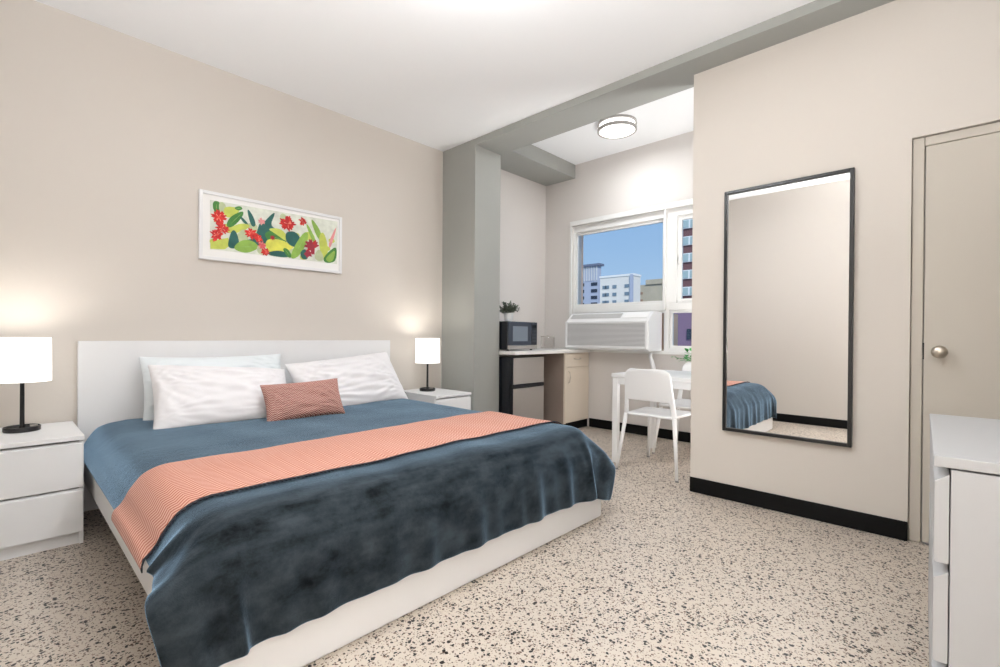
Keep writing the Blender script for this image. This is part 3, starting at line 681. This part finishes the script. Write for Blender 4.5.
# glass jar on the worktop
jar = thing('glass_jar', (4.50, 3.48, .90), 'clear glass canister with a lid at the back of the worktop', 'jar')
CG = bpy.data.materials.new('clear_glass'); CG.use_nodes = True; n_ = CG.node_tree; n_.nodes.remove(n_.nodes['Principled BSDF'])
a1 = n_.nodes.new('ShaderNodeBsdfTransparent'); a1.inputs[0].default_value = (.985, .98, .975, 1); a2 = n_.nodes.new('ShaderNodeBsdfGlossy'); a2.inputs['Roughness'].default_value = .03
a3 = n_.nodes.new('ShaderNodeMixShader'); a4 = n_.nodes.new('ShaderNodeLayerWeight'); a4.inputs[0].default_value = .12
n_.links.new(a4.outputs['Facing'], a3.inputs[0]); n_.links.new(a1.outputs[0], a3.inputs[1]); n_.links.new(a2.outputs[0], a3.inputs[2]); n_.links.new(a3.outputs[0], n_.nodes['Material Output'].inputs[0])
MB().lathe([(0, 0), (.078, 0), (.085, .01), (.085, .125), (.08, .135), (.075, .135), (.08, .125), (.08, .012), (0, .008)], n=36).build('jar_body', CG, jar, smooth=True)
MB().lathe([(0, .139), (.084, .139), (.086, .141), (.086, .147), (.05, .150), (.012, .151), (.01, .16), (0, .162)], n=36).build('lid', mat('jar_lid', srgb(190, 182, 174), .35), jar, smooth=True)

# ------------------------------------------------------------------ air conditioner
ac = thing('air_conditioner', (XW, 2.66, .903), 'white through-wall air conditioner below the window', 'air conditioner')
hw = .50; dx = -.30
# casing as a side profile (x, z) run along y, open-fronted with a bezel
prof = [(.0, .0), (dx + .012, .0), (dx, .012), (dx, .305), (dx + .02, .33), (dx + .10, .395), (dx + .125, .405), (.0, .405)]
MB().prism([(p[0], p[1]) for p in prof], 1, -hw, hw).build('casing', WHITEP, ac, bevel=.008, seg=3)
B(dx - .004, dx + .01, -hw + .035, hw - .02, .045, .285).build('grille_recess', mat('grille_grey', srgb(168, 168, 170), .6), ac)
gr = MB()
for i in range(19): gr.box(dx - .012, dx - .002, -hw + .035, hw - .02, .048 + i * .0127, .054 + i * .0127)
gr.build('grille', WHITEP, ac)
bz = MB()
for (a, b, c, d2) in ((-hw + .012, -hw + .036, .02, .31), (hw - .022, hw, .02, .31), (-hw + .036, hw - .022, .02, .044), (-hw + .036, hw - .022, .286, .31)): bz.box(dx - .016, dx + .005, a, b, c, d2)
bz.build('front_bezel', WHITEP, ac, bevel=.004)
ou = MB()
for i in range(4): ou.add([(dx + .03 + i * .017, -.17, .341 + i * .0133), (dx + .03 + i * .017, hw - .04, .341 + i * .0133), (dx + .036 + i * .017, hw - .04, .352 + i * .0133), (dx + .036 + i * .017, -.17, .352 + i * .0133)], [(0, 1, 2, 3)])
ou.build('outlet_louvre', mat('louvre_grey', srgb(198, 198, 198), .5), ac, solid=.003)
MB().prism([(dx + .022, .338), (dx + .095, .397), (dx + .093, .401), (dx + .02, .343)], 1, -hw + .03, -.19).build('control_flap', mat('flap_white', srgb(246, 246, 246), .35), ac, bevel=.002)
B(.121, .5, -hw + .045, hw - .06, .012, .40).build('outdoor_housing', mat('peach_housing', srgb(226, 190, 160), .7), ac)
cord = tag(MB().tube([(4.60, 2.225, .888), (4.60, 2.228, .84), (4.605, 2.215, .80), (4.61, 2.20, .74), (4.63, 2.20, .60), (4.69, 2.20, .47), (4.715, 2.20, .45)], [.017, .018, .022, .024, .022, .02, .02], 12).build('drain_hose', WHITEP, smooth=True), 'white hose hanging from the air conditioner behind the table', 'hose')

# ------------------------------------------------------------------ table
tb = thing('dining_table', (3.892, 1.672, 0), 'square white dining table with thick legs in the window nook', 'table')
B(-.375, .375, -.375, .375, .712, .742).build('tabletop', WHITE, tb, bevel=.004)
ap = MB().box(-.33, .33, -.36, -.342, .655, .712).box(-.33, .33, .342, .36, .655, .712).box(-.36, -.342, -.33, .33, .655, .712).box(.342, .36, -.33, .33, .655, .712)
ap.build('apron', WHITE, tb, bevel=.002)
for a in (-1, 1):
    for b in (-1, 1):
        B(a * .345 - .024, a * .345 + .024, b * .345 - .024, b * .345 + .024, 0, .712).build('leg', WHITEM, tb, bevel=.006)

# ------------------------------------------------------------------ chairs (local +x is the way the chair faces)
def chair(loc, rz, label):
    t = thing('dining_chair', loc, label, 'chair', 'white moulded chairs at the dining table', rz)
    n = 22
    # seat: dished slab with rounded plan
    U, V = np.meshgrid(np.linspace(-1, 1, n), np.linspace(-1, 1, n))
    sx = np.sign(U) * np.abs(U) ** 1 ; px_ = U * np.sqrt(1 - .5 * (np.abs(V) ** 8) * .22); py_ = V * np.sqrt(1 - .5 * (np.abs(U) ** 8) * .22)
    X = px_ * .235; Y = py_ * (.205 + .015 * U); Z = .448 + .010 * np.maximum(np.abs(U), np.abs(V)) ** 4 - .012 * (U > .6) * ((U - .6) / .4) ** 2
    MB().grid(np.stack([X, Y, Z], -1)).build('seat', WHITEP, t, smooth=True, solid=-.02, bevel=0, sub=1)
    # backrest shell with an opening above the seat
    nu, nz = 33, 28; mb = MB(); idx = {}; us = np.linspace(-1, 1, nu); zs = np.linspace(.44, .80, nz)
    def pos(u, z):
        v = (z - .44) / .36; w = .212 - .034 * v; c = .05
        if z > .80 - c: w -= c - math.sqrt(max(0, c * c - (z - .80 + c) ** 2))
        y = u * w; x = -.225 - .055 * v + .035 * (abs(u) ** 2.2) - .0 * v
        return (x, y, z + .006 * (1 - u * u) * v)
    for j in range(nz):
        for i in range(nu): mb.v.append(pos(us[i], zs[j]))
    for j in range(nz - 1):
        for i in range(nu - 1):
            zc = (zs[j] + zs[j + 1]) / 2; uc = (us[i] + us[i + 1]) / 2
            if zc < .560 and abs(uc) < .82: continue
            mb.f.append((j * nu + i, j * nu + i + 1, (j + 1) * nu + i + 1, (j + 1) * nu + i)); mb.m.append(0)
    mb.build('backrest', WHITEP, t, smooth=True, solid=.014, bevel=0, sub=1)
    for (ax, ay, bx, by) in ((-.205, .195, -.265, .243), (-.205, -.195, -.265, -.243), (.195, .19, .262, .232), (.195, -.19, .262, -.232)):
        l = MB().tube([(ax, ay, .445), (ax * .5 + bx * .5, ay * .5 + by * .5, .225), (bx, by, .010)], [.0165, .0135, .0105], 14).build('leg', WHITEM, t, smooth=True)
        MB().lathe([(0, 0), (.012, 0), (.0125, .012), (0, .012)], (bx, by, 0), 14).build('foot_cap', MIDGREY, l)
    return t
chair((3.628, 1.66, 0), 0, 'white chair on the bedroom side of the table, its back to the bed')
chair((4.305, 1.69, 0), math.pi, 'white chair behind the table, its back against the window side')

# ------------------------------------------------------------------ outdoors
GZ = -22
g = struct(B(5.2, 320, -150, 260, GZ - .5, GZ).build('ground_street', mat('street_grey', srgb(150, 148, 142), .9)))
struct(B(XW + .2, 5.1, 3.385, 3.60, GZ, 3.6).build('wall_exterior_fin', mat('peach_stucco', srgb(250, 216, 190), .85)))
DARKW = mat('dark_window_glass', srgb(52, 60, 74), .25)
def building(name, x, y0, y1, top, depth, wall, label, rows, cols, z0w, dzw, wz, wy, winm=DARKW, roof=None, xo=0, extra=None):
    t = thing(name, (x, (y0 + y1) / 2, GZ), label, 'building'); hw_ = (y1 - y0) / 2; hz = top - GZ
    B(0, depth, -hw_, hw_, 0, hz).build('wall', wall, t)
    for r_ in range(rows):
        for c_ in cols:
            zc = hz - z0w - r_ * dzw; yc = c_ * hw_
            f = MB().box(-.12, .02, yc - wy / 2, yc + wy / 2, zc - wz / 2, zc + wz / 2).build('window', winm, t)
    if roof: B(-roof[0], depth + roof[0], -hw_ - roof[0], hw_ + roof[0], hz, hz + roof[1]).build('roof', roof[2], t)
    return t, hw_, hz
wb = mat('white_facade', srgb(232, 228, 222), .8, var=.04, vscale=.3); tw = mat('blue_grey_facade', srgb(176, 184, 204), .8); be = mat('beige_facade', srgb(190, 180, 160), .85, var=.08, vscale=.5)
rb_ = mat('brick_red_facade', srgb(118, 84, 86), .85); mv = mat('mauve_facade', srgb(132, 108, 132), .85); dk = mat('slate_roof', srgb(110, 118, 140), .7)
t, hw_, hz = building('tower', 95, 58.9, 63.6, 17.4, 1.2, tw, 'slender blue-grey tower seen at the left of the window', 9, (-.72, -.38, .8), 4.2, 1.55, .75, .85, roof=(.5, .5, dk))
cl = MB()
for k in range(7): cl.box(-.25, 0, -hw_ + .3 + k * .68, -hw_ + .48 + k * .68, hz - 3.4, hz)
cl.build('column_band', mat('pale_columns', srgb(205, 208, 212), .8), t)
t, hw_, hz = building('office_block', 75, 39.5, 46.1, 11.6, 2.5, wb, 'long white office block seen through the middle of the window', 9, (-.62, .1, .55, .72), 1.7, 1.35, .55, .75, winm=mat('teal_window', srgb(120, 140, 155), .3), roof=(.12, .35, mat('white_parapet', srgb(240, 240, 238), .8)))
MB().box(-.4, 0, -hw_, -hw_ + .5, 0, hz + .2).build('corner_pier', tw, t)
t, hw_, hz = building('apartment_block', 85, 38.2, 44.2, 11.0, 14, be, 'low beige apartment block seen at the right of the large window pane', 8, (.9, .7), 1.6, 1.4, .45, 1.0, winm=mat('balcony_rust', srgb(160, 130, 112), .6))
MB().box(-.3, 8, -hw_, hw_ * .3, hz, hz + .9).build('upper_storey', be, t)
# red tower, banded, seen through the casement
t = thing('high_rise', (40, 12.5, GZ), 'dark red high-rise with bands of pale windows, right of the mullion', 'building')
B(0, 12, -8, 4.3, 0, 34).build('wall', rb_, t)
gl2 = mat('pale_window', srgb(168, 188, 190), .5)
for r_ in range(12):
    for c_ in range(6):
        yc = 3.4 - c_ * 1.75; zc = 32.6 - r_ * 1.42; f = MB().box(-.15, .02, yc - .72, yc + .72, zc - .37, zc + .37).build('window', WHITEP, t)
        for q in (-.36, .36): MB().box(-.2, -.14, yc + q - .28, yc + q + .28, zc - .3, zc + .3).build('pane', gl2, f)
t = thing('annex', (32, 10.6, GZ), 'mauve low building seen through the lower right pane', 'building')
B(0, 7, -8, 3.2, 0, 25.4).build('wall', mv, t)
for r_ in range(4):
    f = MB().box(-.1, .02, 1.2, 2.25, 22.9 - r_ * 2.2, 23.6 - r_ * 2.2).build('window', DARKW, t); B(-.14, -.1, 1.74, 1.86, 22.9 - r_ * 2.2, 23.6 - r_ * 2.2).build('glazing_bar', mv, f)
